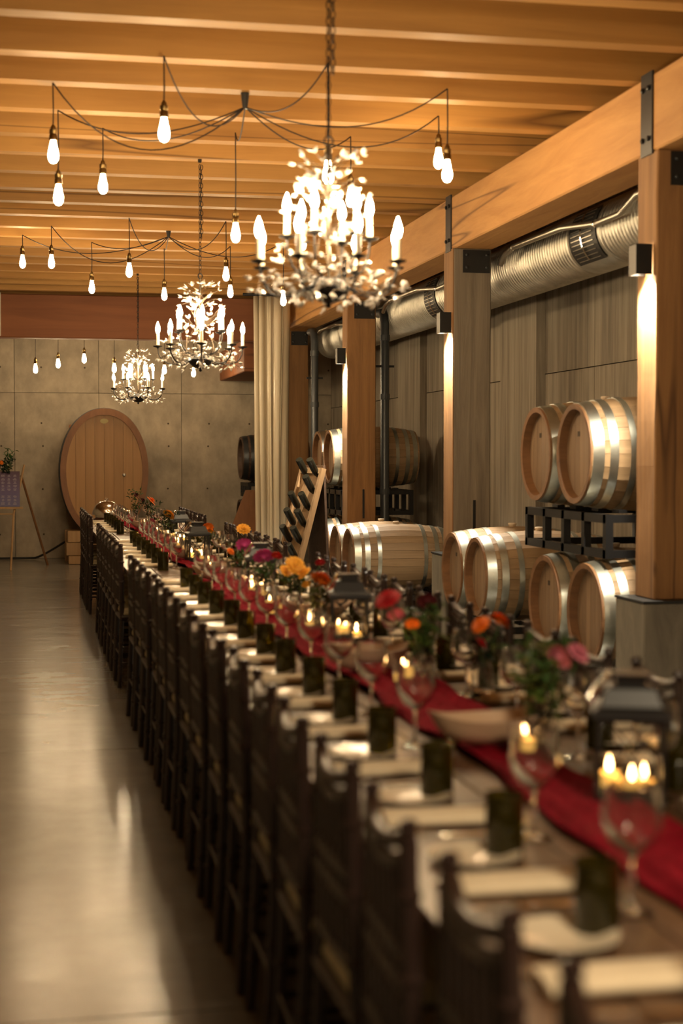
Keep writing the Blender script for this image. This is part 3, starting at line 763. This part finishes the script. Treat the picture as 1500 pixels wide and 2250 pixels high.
# folded napkin: soft flattened roll with rounded edges
nb = MB(); prof = [(.045 * math.copysign(abs(math.cos(a)) ** .6, math.cos(a)), .0135 + .0135 * math.copysign(abs(math.sin(a)) ** .7, math.sin(a))) for a in [2 * PI * i / 16 for i in range(16)]]
vs = []; fs = []
for i, (x, s_) in enumerate([(-.122, .86), (-.118, 1), (-.04, .98), (.04, 1.0), (.118, 1), (.122, .86)]):
    for (py, pz) in prof: vs.append((x, py * s_, .0135 + (pz - .0135) * s_))
for i in range(5):
    for k_ in range(16): fs.append((i * 16 + k_, i * 16 + (k_ + 1) % 16, (i + 1) * 16 + (k_ + 1) % 16, (i + 1) * 16 + k_))
fs += [tuple(range(15, -1, -1)), tuple(80 + k_ for k_ in range(16))]
nap_me = nb.add(vs, fs).mesh('napkin', 'napkin', True)
def fork_parts(t):
    bev(MB().box((-.045, 0, .003), (.13, .008, .003)).box((-.10, 0, .003), (.02, .014, .003)).build('handle', 'silver', t), .001)
    mb = MB().box((.03, 0, .004), (.03, .020, .003))
    for q in range(4): mb.box((.065, -.0075 + .005 * q, .005), (.045, .0025, .002))
    stuff(mb.build('tines', 'silver', t)) if False else mb.build('tines', 'silver', t)
knife_h = MB().box((-.06, 0, .004), (.10, .012, .006)).mesh('handle', 'silver')
knife_b = MB().add([(-.01, -.008, .002), (.10, -.008, .002), (.118, .002, .002), (.10, .008, .002), (-.01, .006, .002), (-.01, -.008, .004), (.10, -.008, .003), (.118, .002, .003), (.10, .008, .004), (-.01, .006, .005)], [(4, 3, 2, 1, 0), (5, 6, 7, 8, 9), (0, 1, 6, 5), (1, 2, 7, 6), (2, 3, 8, 7), (3, 4, 9, 8), (4, 0, 5, 9)]).mesh('blade', 'silver')
f0 = None
def place(kind, label, x, y, rz):
    global f0
    if kind == 'wine_glass':
        t = thing(kind, label, 'wine glass', (x, y, TZ), rz, 'stemmed wine glasses at the places')
        link('stem', wine_stem, t); link('bowl', wine_bowl, t)
    elif kind == 'tumbler':
        t = tag(link(kind, tum_me, None, (x, y, TZ), (0, 0, rz)), label, 'glass', 'green water tumblers at the places')
    elif kind == 'bread_plate':
        t = tag(link(kind, plate_me, None, (x, y, TZ), (0, 0, rz)), label, 'plate', 'small cream plates at the places')
    elif kind == 'napkin':
        t = tag(link(kind, nap_me, None, (x, y, TZ), (0, 0, rz)), label, 'napkin', 'folded cream napkins at the places')
    elif kind == 'knife':
        t = thing(kind, label, 'knife', (x, y, TZ), rz, 'table knives at the places')
        link('handle', knife_h, t); link('blade', knife_b, t)
    elif kind == 'fork':
        t = thing(kind, label, 'fork', (x, y, TZ), rz, 'table forks at the places')
        if f0 is None: fork_parts(t); f0 = [(c.name.split('.')[0], c.data) for c in kids(t)]
        else:
            for n_, d_ in f0: link(n_, d_, t)
    return t
WORD = {'wine_glass': 'stemmed wine glass', 'tumbler': 'dark green water tumbler', 'bread_plate': 'small cream plate', 'napkin': 'folded cream napkin', 'knife': 'silver table knife', 'fork': 'silver table fork'}
CNT = {}
for side in ('aisle', 'barrel'):
    for tn, yl in SEATS.items():
        for i, yc in enumerate(yl):
            sg_ = 1 if side == 'aisle' else -1
            x0 = TX0 if side == 'aisle' else TX1
            rz = 0 if side == 'aisle' else PI
            items = [('napkin', .185, -.0), ('bread_plate', .165, .215), ('tumbler', .228, -.235), ('wine_glass', .325, -.13), ('knife', .16, -.085), ('fork', .16, .082)]
            for kind, dx, dy in items:
                x = x0 + sg_ * dx + random.uniform(-.006, .006); y = yc + sg_ * dy + random.uniform(-.008, .008)
                if kind == 'napkin' and side == 'aisle': y += .02
                if kind == 'wine_glass' and side == 'aisle' and tn == 'near' and i == 4: continue
                if not seen(x, y, TZ + .03, .13): continue
                key = (kind, side, tn); CNT[key] = CNT.get(key, 0) + 1
                place(kind, '%s, %s, on the %s side of the %s table' % (WORD[kind], nth(CNT[key]), side, tn), x, y, rz + random.uniform(-.04, .04))

# ================================================================== CENTRE PIECES: bowls, votives, lanterns
def bowlmesh():
    vs = []; fs = []; n = 28; prof = [(.0, .0), (.35, .0), (.62, .12), (.85, .48), (1.0, 1.0), (.955, 1.0), (.80, .52), (.58, .22), (.0, .14)]
    for f, z in prof:
        for k_ in range(n):
            a = 2 * PI * k_ / n; c_, s_ = math.cos(a), math.sin(a)
            lift = .022 * abs(c_) ** 3 * z
            vs.append((.155 * f * c_, .085 * f * s_, .062 * z + lift))
    for i in range(len(prof) - 1):
        for k_ in range(n): fs.append((i * n + k_, i * n + (k_ + 1) % n, (i + 1) * n + (k_ + 1) % n, (i + 1) * n + k_))
    return MB().add(vs, fs).mesh('serving_bowl', 'bowl_wood', True)
bm_ = bowlmesh()
for lab, x, y in (('boat-shaped pale wooden bowl on the crimson runner, nearest the camera', 1.10, 3.62), ('pale wooden bowl left of the tall leafy vase', 1.09, 4.95), ('pale wooden bowl by the vase of yellow blooms', 1.20, 6.45),
                  ('pale wooden bowl behind the third lantern', 1.06, 8.75), ('pale wooden bowl beside the fourth lantern', 1.10, 10.60), ('pale wooden bowl on the far table runner', 1.12, 15.2)):
    tag(link('serving_bowl', bm_, None, (x, y, TZ + .022), (0, 0, .12)), lab, 'bowl', 'wooden bowls on the runner')
flame_me = MB().lathe([(.0005, 0), (.0045, .006), (.0058, .013), (.004, .022), (.0003, .034)], 10).mesh('flame', 'flame', True)
cup_me = MB().lathe([(.0001, 0), (.028, 0), (.032, .004), (.036, .075), (.034, .075), (.030, .008), (.0001, .006)], 20, caps=False).mesh('glass_cup', 'clear_glass', True)
wax_me = MB().lathe([(.0001, .008), (.026, .008), (.0275, .034), (.0001, .033)], 16, caps=False).mesh('wax', 'wax', True)
wick_me = MB().lathe([(.001, 0), (.001, .010)], 5).mesh('wick', 'black_metal')
vt = [(1.125, 3.42), (1.13, 4.62), (1.08, 5.98), (1.05, 6.75), (1.10, 7.60), (1.05, 9.15), (1.10, 10.0), (1.10, 11.4), (1.08, 12.9), (1.1, 14.9), (1.1, 17.2)]
for q, (x, y) in enumerate(vt):
    t = thing('votive_candle', 'lit votive candle in a clear glass cup, %s' % nth(q + 1), 'candle', (x, y, TZ + .022), 0, 'lit votive candles along the runner')
    link('glass_cup', cup_me, t); link('wax', wax_me, t); link('wick', wick_me, t, (0, 0, .033)); link('flame', flame_me, t, (0, 0, .040))
def pillar(label, x, y, h, z=TZ):
    t = thing('pillar_candle', label, 'candle', (x, y, z), 0, 'pillar candles inside the lanterns')
    MB().lathe([(.0001, 0), (.021, 0), (.022, .004), (.022, h), (.015, h - .002), (.0001, h - .005)], 16, caps=False).build('wax', 'wax', t, True)
    link('wick', wick_me, t, (0, 0, h - .006)); link('flame', flame_me, t, (0, 0, h + .002))
def lantern(label, x, y, rz):
    t = thing('lantern', label, 'lantern', (x, y, TZ + .010), rz, 'black glazed lanterns on the runner')
    W, Hh = .130, .165
    bev(MB().box((0, 0, .016), (W + .012, W + .012, .032)).build('base', 'black_metal', t), .003)
    for a in (-1, 1):
        for c in (-1, 1): MB().box((a * W / 2, c * W / 2, .02 + Hh / 2), (.011, .011, Hh)).build('corner_post', 'black_metal', t)
    for a in range(4):
        M = RZ(a * PI / 2)
        MB().box((W / 2, 0, .02 + Hh / 2), (.0025, W - .012, Hh - .004), M).build('glass_pane', 'pane_glass', t)
        fr = MB().box((W / 2, 0, .026), (.010, W, .010), M).build('pane_frame', 'black_metal', t)
        MB().box((W / 2, 0, Hh + .014), (.010, W, .010), M).build('pane_frame', 'black_metal', t)
        d_ = math.hypot(W, Hh)
        for s_ in (-1, 1):
            MB().box((W / 2 + .003, 0, 0), (.003, .004, d_ * .96), M @ T(0, 0, .02 + Hh / 2) @ RX(s_ * math.atan2(W, Hh))).build('cross_bar', 'black_metal', fr)
    rf = MB(); q = [(W / 2 + .014, Hh + .018), (W / 2 + .014, Hh + .030), (W / 2 - .004, Hh + .040), (.048, Hh + .074), (.040, Hh + .078)]
    vs = []; fs = []
    for r, z in q: vs += [(-r, -r, z), (r, -r, z), (r, r, z), (-r, r, z)]
    for i in range(4):
        for k_ in range(4): fs.append((i * 4 + k_, i * 4 + (k_ + 1) % 4, i * 4 + 4 + (k_ + 1) % 4, i * 4 + 4 + k_))
    fs += [(3, 2, 1, 0), (16, 17, 18, 19)]
    rf.add(vs, fs).build('roof', 'steel_dark', t)
    MB().box((0, 0, Hh + .086), (.062, .062, .024)).build('chimney', 'black_metal', t)
    MB().box((0, 0, Hh + .100), (.080, .080, .006)).build('chimney_cap', 'black_metal', t)
    P = [(.046 * math.cos(a), 0, Hh + .150 + .046 * math.sin(a)) for a in [2 * PI * i / 20 for i in range(20)]]
    P = [(-.064 + .020 * math.cos(a) , .034 * math.sin(a), Hh + .072 + .030 * math.cos(a)) for a in [2 * PI * i / 20 for i in range(20)]]
    MB().tube(P, .0055, 6, True).build('ring_handle', 'silver', t, True)
for n_, x, y, rz in (('nearest the camera, by the pink blooms', 1.21, 2.98, -.36), ('second from the camera, before the dark red bloom', 1.19, 5.72, -.15), ('third from the camera, among magenta blooms', 1.17, 7.85, -.1), ('fourth from the camera, on the middle table', 1.12, 10.42, .1), ('fifth from the camera, on the middle table', 1.22, 12.6, .0)):
    lantern('black metal lantern with glass panes, ' + n_, x, y, rz)
    for (dx, dy, h) in ((-.036, .025, .026), (-.010, -.034, .016), (.026, -.01, .014)):
        wh = 'left' if dx < -.03 else 'right' if dx > .01 else 'middle'
        pillar('%s lit yellow candle inside the lantern %s' % (wh, n_.split(',')[0].replace('the camera', 'camera')), x + dx, y + dy, h, TZ + .042)
# chrome domed chafing dish at the far end
t = thing('chafing_dome', 'chrome domed server at the far end of the tables', 'serving dish', (.88, 17.75, TZ))
MB().lathe([(.0001, 0), (.15, 0), (.155, .02), (.13, .03), (.13, .06)], 32, caps=False).build('pan', 'silver', t, True)
MB().lathe([(.165, .06), (.16, .10), (.13, .165), (.08, .205), (.02, .22), (.0001, .222)], 32, T(0, 0, 0), caps=False).build('lid', 'silver', t, True)
MB().lathe([(.01, .222), (.02, .24), (.0001, .252)], 12, caps=False).build('knob', 'silver', t, True)

# ================================================================== RIDDLING RACK WITH BOTTLES
t = thing('bottle_rack', 'leaning wooden riddling rack full of dark bottles by the curtain', 'rack', (2.66, 16.35, 0), .18)
MR = Matrix.Translation((2.66, 16.35, 0)) @ Matrix.Rotation(.18, 4, 'Z')
LEAN = math.atan2(.36, 1.34)
def on_board(s_, yy, off=0):   # s_ along the board, off out of the board face towards the aisle and up
    return Vector((s_ * math.sin(LEAN) - off * math.cos(LEAN), yy, s_ * math.cos(LEAN) + off * math.sin(LEAN)))
MBd = Matrix.Rotation(LEAN, 4, 'Y')
for yy in (-.31, .31): MB().box((0, yy, .695), (.05, .06, 1.39), MBd).build('side_rail', 'rack_wood', t)
MB().box((.012, 0, .695), (.025, .58, 1.36), MBd).build('board', 'rack_wood', t)
for zz in (.04, 1.36): MB().box((.0, 0, zz), (.05, .56, .06), MBd).build('end_rail', 'pale_wood', t)
M2 = T(.44, 0, 0) @ Matrix.Rotation(-.04, 4, 'Y')
MB().box((0, 0, .695), (.025, .55, 1.36), M2).build('prop_board', 'oak_dark', t)
bt = MB().lathe([(.0001, 0), (.034, 0), (.038, .006), (.038, .185), (.034, .205), (.016, .245), (.0145, .30), (.016, .302), (.016, .315), (.0001, .315)], 16, caps=False).mesh('body', 'bottle_glass', True)
cap_me = MB().lathe([(.0158, .262), (.0168, .264), (.0168, .317), (.0001, .318)], 12, caps=False).mesh('capsule', 'petal_burgundy', True)
names = ['lowest', 'second', 'third', 'fourth', 'fifth', 'sixth', 'seventh']
cnt_ = 0
for col, yy in ((0, .16), (1, -.16)):
    for r_ in range(7):
        if (col, r_) in ((0, 5),): continue
        s_ = .16 + r_ * .185
        neck = on_board(s_, yy + random.uniform(-.01, .01), -.05)
        d_ = Vector((-.52, -.40, .70)).normalized()
        butt = neck + d_ * .31
        q = (MR.to_3x3() @ (neck - butt)).to_track_quat('Z', 'Y')
        b_ = thing('wine_bottle', 'dark wine bottle, %s from the floor in the %s column of the wooden rack' % (names[r_] if r_ else 'lowest', ('far', 'near')[col]) if r_ else 'dark wine bottle lowest in the %s column of the wooden rack' % ('far', 'near')[col], 'bottle', MR @ butt, 0, 'dark bottles in the wooden rack')
        b_.rotation_mode = 'QUATERNION'; b_.rotation_quaternion = q
        link('body', bt, b_); link('capsule', cap_me, b_)
# brown panel and bench behind the curtain
t = thing('wooden_bench', 'brown wooden bench with slanted back behind the strip curtain', 'bench', (2.85, 20.4, 0))
MB().box((0, 0, .44), (.9, .5, .04)).build('seat', 'pale_wood', t)
for a in (-.4, .4):
    for c in (-.2, .2): MB().box((a, c, .21), (.06, .06, .42)).build('leg', 'pale_wood', t)
MB().add([(-.2, .2, .46), (.3, .2, .46), (.3, .2, 1.02), (.02, .2, 1.02), (-.2, .24, .46), (.3, .24, .46), (.3, .24, 1.02), (.02, .24, 1.02)], [(0, 1, 2, 3), (7, 6, 5, 4), (0, 4, 5, 1), (1, 5, 6, 2), (2, 6, 7, 3), (3, 7, 4, 0)]).build('back_board', 'vat_rim', t)

# ================================================================== VINYL STRIP CURTAIN
t = thing('strip_curtain', 'bunched milky vinyl strip curtain hanging from the ceiling', 'curtain', (2.93, 18.75, 0))
MB().tube([(-.35, 0, 3.44), (.28, 0, 3.44)], .018, 10).build('rail', 'steel_dark', t)
for q in range(13):
    x = -.185 + .031 * q; yy = .035 * math.sin(q * 2.1) ; n = 12; vs = []; fs = []
    hw = random.uniform(.035, .06); ph = random.uniform(0, 6); tw = random.uniform(-.8, .8)
    for i in range(n + 1):
        z = 3.42 - 3.38 * i / n; f = i / n
        sq = 1 - .12 * f + .05 * math.sin(3 * f + ph)
        for j in range(7):
            u = -1 + 2 * j / 6
            xx, yv = hw * u, .018 * (1 - u * u) * (1 if q % 2 else -1)
            g = tw + .25 * math.sin(2.2 * f + ph)
            vs.append(((x) * sq + xx * math.cos(g) - yv * math.sin(g) + .01 * math.sin(4 * f + ph), yy + xx * math.sin(g) + yv * math.cos(g), z))
    for i in range(n):
        for j in range(6): a = i * 7 + j; fs.append((a, a + 1, a + 8, a + 7))
    o = MB().add(vs, fs).build('strip', 'vinyl', t, True)
    md = o.modifiers.new('s', 'SOLIDIFY'); md.thickness = .003

# ================================================================== CHANDELIERS
leafm = MB().lathe([(.0003, -.002), (.0055, .004), (.0075, .011), (.0055, .019), (.0005, .027)], 6, Matrix.Diagonal((1, .6, 1, 1))).mesh('crystal', 'crystal')
bulb_me = MB().lathe([(.007, 0), (.0125, .012), (.0155, .026), (.013, .045), (.007, .064), (.0008, .080)], 12).mesh('bulb', 'candelabra', True)
sleeve_me = MB().lathe([(.0115, 0), (.0115, .085)], 12).mesh('candle_sleeve', 'candle_sleeve', True)
cup2 = MB().lathe([(.004, -.012), (.010, -.006), (.030, .0), (.034, .006), (.012, .003), (.012, .012)], 12, caps=False).mesh('drip_cup', 'iron', True)
link_me = MB().tube([(.009 * math.cos(a) * 1.0, 0, .018 * math.sin(a)) for a in [2 * PI * i / 12 for i in range(12)]], .0026, 5, True).mesh('chain_link', 'iron', True)
def make_chandelier():
    t = thing('chandelier', 'x', 'chandelier', (0, 0, 0), 0, 'crystal chandeliers over the tables')
    rr = random.Random(11)
    MB().lathe([(.0001, -.02), (.012, -.012), (.008, 0), (.045, .012), (.078, .04), (.088, .065), (.06, .09), (.02, .10)], 16, caps=False).build('hub_bowl', 'iron', t, True)
    for k_ in range(9):
        a = 2 * PI * k_ / 9
        mb = MB(); mb.add([(0, 0, 0), (.028, -.02, .012), (.06, 0, .03), (.028, .02, .012), (.03, 0, .02)], [(0, 1, 4), (1, 2, 4), (2, 3, 4), (3, 0, 4)], RZ(a) @ T(.058, 0, .02) @ RY(-.9))
        mb.build('iron_leaf', 'iron', t)
    MB().tube([(0, 0, .08), (0, 0, .62)], .008, 8).build('stem', 'bronze', t)
    MB().tube([(.018 * math.cos(a), 0, .635 + .018 * math.sin(a)) for a in [2 * PI * i / 12 for i in range(12)]], .004, 6, True).build('loop', 'iron', t)
    cry = []
    def arm(a, r, zc, zlow, n_c):
        P = bez((.03, 0, .10), (r * .45, 0, zlow - .05), (r * .98, 0, zlow - .06), (r, 0, zc - .012), 10)
        P2 = [RZ(a) @ p for p in P]
        ar = MB().tube(P2, .0045, 6).build('arm', 'iron', t, True)
        c_, s_ = math.cos(a), math.sin(a)
        link('drip_cup', cup2, ar, (r * c_, r * s_, zc)); 
        sl = link('candle_sleeve', sleeve_me, ar, (r * c_, r * s_, zc + .008))
        link('bulb', bulb_me, ar, (r * c_, r * s_, zc + .093))
        for q in range(n_c):
            p = P2[rr.randint(3, 9)]; cry.append((p, .05))
    for k_ in range(8): arm(2 * PI * k_ / 8 + .2, .290, .150, .06, 7)
    for k_ in range(6): arm(2 * PI * k_ / 6, .165, .255, .15, 4)
    wires = MB(); extra = MB(); ncr = [0]
    def spray(base, tip):
        base, tip = Vector(base), Vector(tip)
        if math.hypot(tip.x, tip.y) < .11 and tip.z < .13: tip.z += .16
        mid = base.lerp(tip, .5) + Vector((rr.uniform(-.02, .02), rr.uniform(-.02, .02), rr.uniform(.0, .03)))
        wires.tube([base, mid, tip], .0017, 4)
        d_ = (tip - mid).normalized()
        for q in range(3):
            dd = (d_ + Vector((rr.uniform(-.8, .8), rr.uniform(-.8, .8), rr.uniform(-.5, .5)))).normalized()
            pos = tip + dd * .003
            s_ = rr.uniform(.9, 1.4); MX = Matrix.Translation(pos) @ dd.to_track_quat('Z', 'Y').to_matrix().to_4x4() @ Matrix.Scale(s_, 4)
            ncr[0] += 1
            if ncr[0] <= 290: link('crystal', leafm, t, M=MX)
            else: extra.lathe([(.0003, -.002), (.0055, .004), (.0075, .011), (.0055, .019), (.0005, .027)], 6, MX @ Matrix.Diagonal((1, .6, 1, 1)))
    for (p, d_) in cry[::1]:
        spray(p, Vector(p) + Vector((rr.uniform(-.05, .05), rr.uniform(-.05, .05), rr.uniform(-.03, .06))))
    for q in range(42):
        f = rr.random(); a = rr.uniform(0, 2 * PI); r = rr.uniform(.05, .135)
        spray((0, 0, .40 + .1 * f), (r * math.cos(a), r * math.sin(a), .44 + .155 * f))
    for q in range(22):
        a = rr.uniform(0, 2 * PI); r = rr.uniform(.06, .17)
        spray((0, 0, .24), (r * math.cos(a), r * math.sin(a), rr.uniform(.27, .42)))
    for q in range(34):
        a = rr.uniform(0, 2 * PI); r = rr.uniform(.13, .30)
        spray((.05 * math.cos(a), .05 * math.sin(a), .10), (r * math.cos(a), r * math.sin(a), rr.uniform(.0, .20)))
    stuff(wires.build('spray_wires', 'bronze', t)); stuff(extra.build('crystal_drops', 'crystal', t))
    n_l = int((3.49 - 2.07 - .655) / .031)
    for q in range(n_l):
        link('chain_link', link_me, t, (0, 0, .665 + .031 * q), (0, 0, (q % 2) * PI / 2 + .3))
    for q in range(int(n_l * .35), n_l):
        link('chain_link', link_me, t, (.020, .01, .665 + .031 * q), (0, .15 * math.sin(q), (q % 2) * PI / 2 + 1.0))
    MB().lathe([(.0001, .66 + .031 * n_l + .015), (.012, .66 + .031 * n_l + .005), (.014, 1.43), (.0001, 1.43)], 20, caps=False).build('canopy', 'iron', t, True)
    return t
ch = make_chandelier(); ch.location = (1.165, 6.0, 2.07); snap = snapshot(ch)
ch['label'] = 'large crystal chandelier nearest the camera, hung over the near table'
for lab, loc, rz in (('crystal chandelier hung over the middle table, second from the camera', (1.17, 10.64, 2.07), .5), ('small-looking crystal chandelier farthest away, above the oval vat in view', (1.215, 17.38, 2.07), .9)):
    c = copy_tree(snap); c.location = loc; c.rotation_euler = (0, 0, rz); c['label'] = lab

# ================================================================== EDISON PENDANT CLUSTERS
ed_me = MB().lathe([(.013, 0), (.015, -.012), (.022, -.045), (.029, -.080), (.027, -.104), (.016, -.122), (.0005, -.128)], 14, caps=False).mesh('bulb', 'edison', True)
sock_me = MB().lathe([(.004, .085), (.008, .078), (.014, .07), (.014, .060), (.021, .055), (.021, .035), (.018, .03), (.022, .024), (.022, -.004), (.013, -.006)], 14, caps=False).mesh('socket', 'brass', True)
def cluster(label, hub, items, zh, grp, where):
    hb = thing('pendant_hub', label, 'ceiling light', (hub[0], hub[1], 0))
    MB().lathe([(.024, ZJ - .002), (.022, zh + .06), (.015, zh + .01), (.012, zh)], 12).build('canopy', 'cable_black', hb)
    for q, (x, y, zb, sag, desc) in enumerate(items):
        t = thing('pendant_bulb', desc, 'pendant light', (x, y, zb + .128), 0, grp)
        link('bulb', ed_me, t); link('socket', sock_me, t)
        top = Vector((0, 0, ZJ - .006 - (zb + .128)))
        mb = MB(); mb.tube([(0, 0, .08), (.002, 0, top.z * .5), top], .0042, 6)
        end = Vector((hub[0] - x, hub[1] - y, zh + .01 - (zb + .128)))
        P = []
        for i in range(19):
            f = i / 18; p = top.lerp(end, f); p.z -= sag * 4 * f * (1 - f) * (1 - .35 * (f - .5)); P.append(p)
        mb.tube(P, .0042, 5)
        mb.build('cord', 'wire', t)
    return hb
g = 'bare filament bulbs of the '
cluster('black spider hub of the nearest pendant cluster', (1.205, 8.65), [
    (.15, 8.61, 3.06, .30, 'bare bulb at the far left of the nearest pendant cluster'), (.19, 9.28, 2.94, .14, 'lowest bare bulb at left of the nearest pendant cluster'),
    (.47, 9.73, 3.09, .12, 'bare bulb between two left bulbs and the hub, nearest cluster'), (.69, 7.92, 3.06, .22, 'bare bulb high up left of the hub, nearest cluster'),
    (1.29, 9.70, 2.81, .10, 'long-corded bare bulb left of the big chandelier'), (1.53, 7.89, 2.87, .12, 'bare bulb hanging before the big chandelier top'),
    (2.02, 9.67, 3.05, .14, 'bare bulb behind the big chandelier at its right'), (2.41, 8.98, 3.18, .20, 'left one of two bare bulbs near the golden girder'),
    (2.28, 8.31, 2.98, .16, 'right one of two bare bulbs near the golden girder')], 3.41, g + 'nearest cluster', 1)
cluster('black spider hub of the second pendant cluster', (1.26, 14.05), [
    (-.03, 14.53, 3.19, .16, 'leftmost bare bulb of the second pendant cluster'), (.22, 13.91, 3.12, .28, 'bare bulb second from left of the second cluster'),
    (.61, 14.89, 3.01, .08, 'bare bulb third from left of the second cluster, hanging low'), (.86, 13.31, 2.99, .20, 'bare bulb fourth from left of the second cluster'),
    (1.32, 15.2, 2.99, .05, 'bare bulb under the second hub, left of the middle chandelier'), (1.69, 13.34, 2.98, .18, 'bare bulb just above the middle chandelier right side'),
    (1.93, 14.91, 3.00, .14, 'lower bare bulb above the middle chandelier right side'), (2.38, 14.5, 2.89, .16, 'bare bulb before the top of the strip curtain')], 3.44, g + 'second cluster', 2)
cluster('black spider hub of the far pendant cluster behind the cross beam', (1.2, 21.3), [
    (.116, 21.2, 2.586, .12, 'leftmost bare bulb before the far concrete wall'), (.416, 21.25, 2.662, .1, 'second bare bulb before the far wall'),
    (.761, 21.2, 2.728, .15, 'third bare bulb before the far wall, above the vat'), (1.156, 21.1, 2.60, .05, 'bare bulb behind the far chandelier, left'),
    (1.838, 21.2, 2.592, .15, 'bare bulb right of the far chandelier'), (2.235, 21.2, 2.559, .2, 'bare bulb just under the middle chandelier')], 3.40, g + 'far cluster', 3)
tag(bev(MB().box((-.37, 19.775, 3.24), (.12, .035, .54)).build('wall_board', 'concrete_pale'), .004), 'pale board edge fixed on the cross beam at the far left', 'board')
tag(bev(MB().box((3.04, 21.4, 2.79), (.52, 2.6, .42)).build('low_beam', 'header'), .01), 'short reddish beam running into the far wall left of the strip curtain', 'beam')
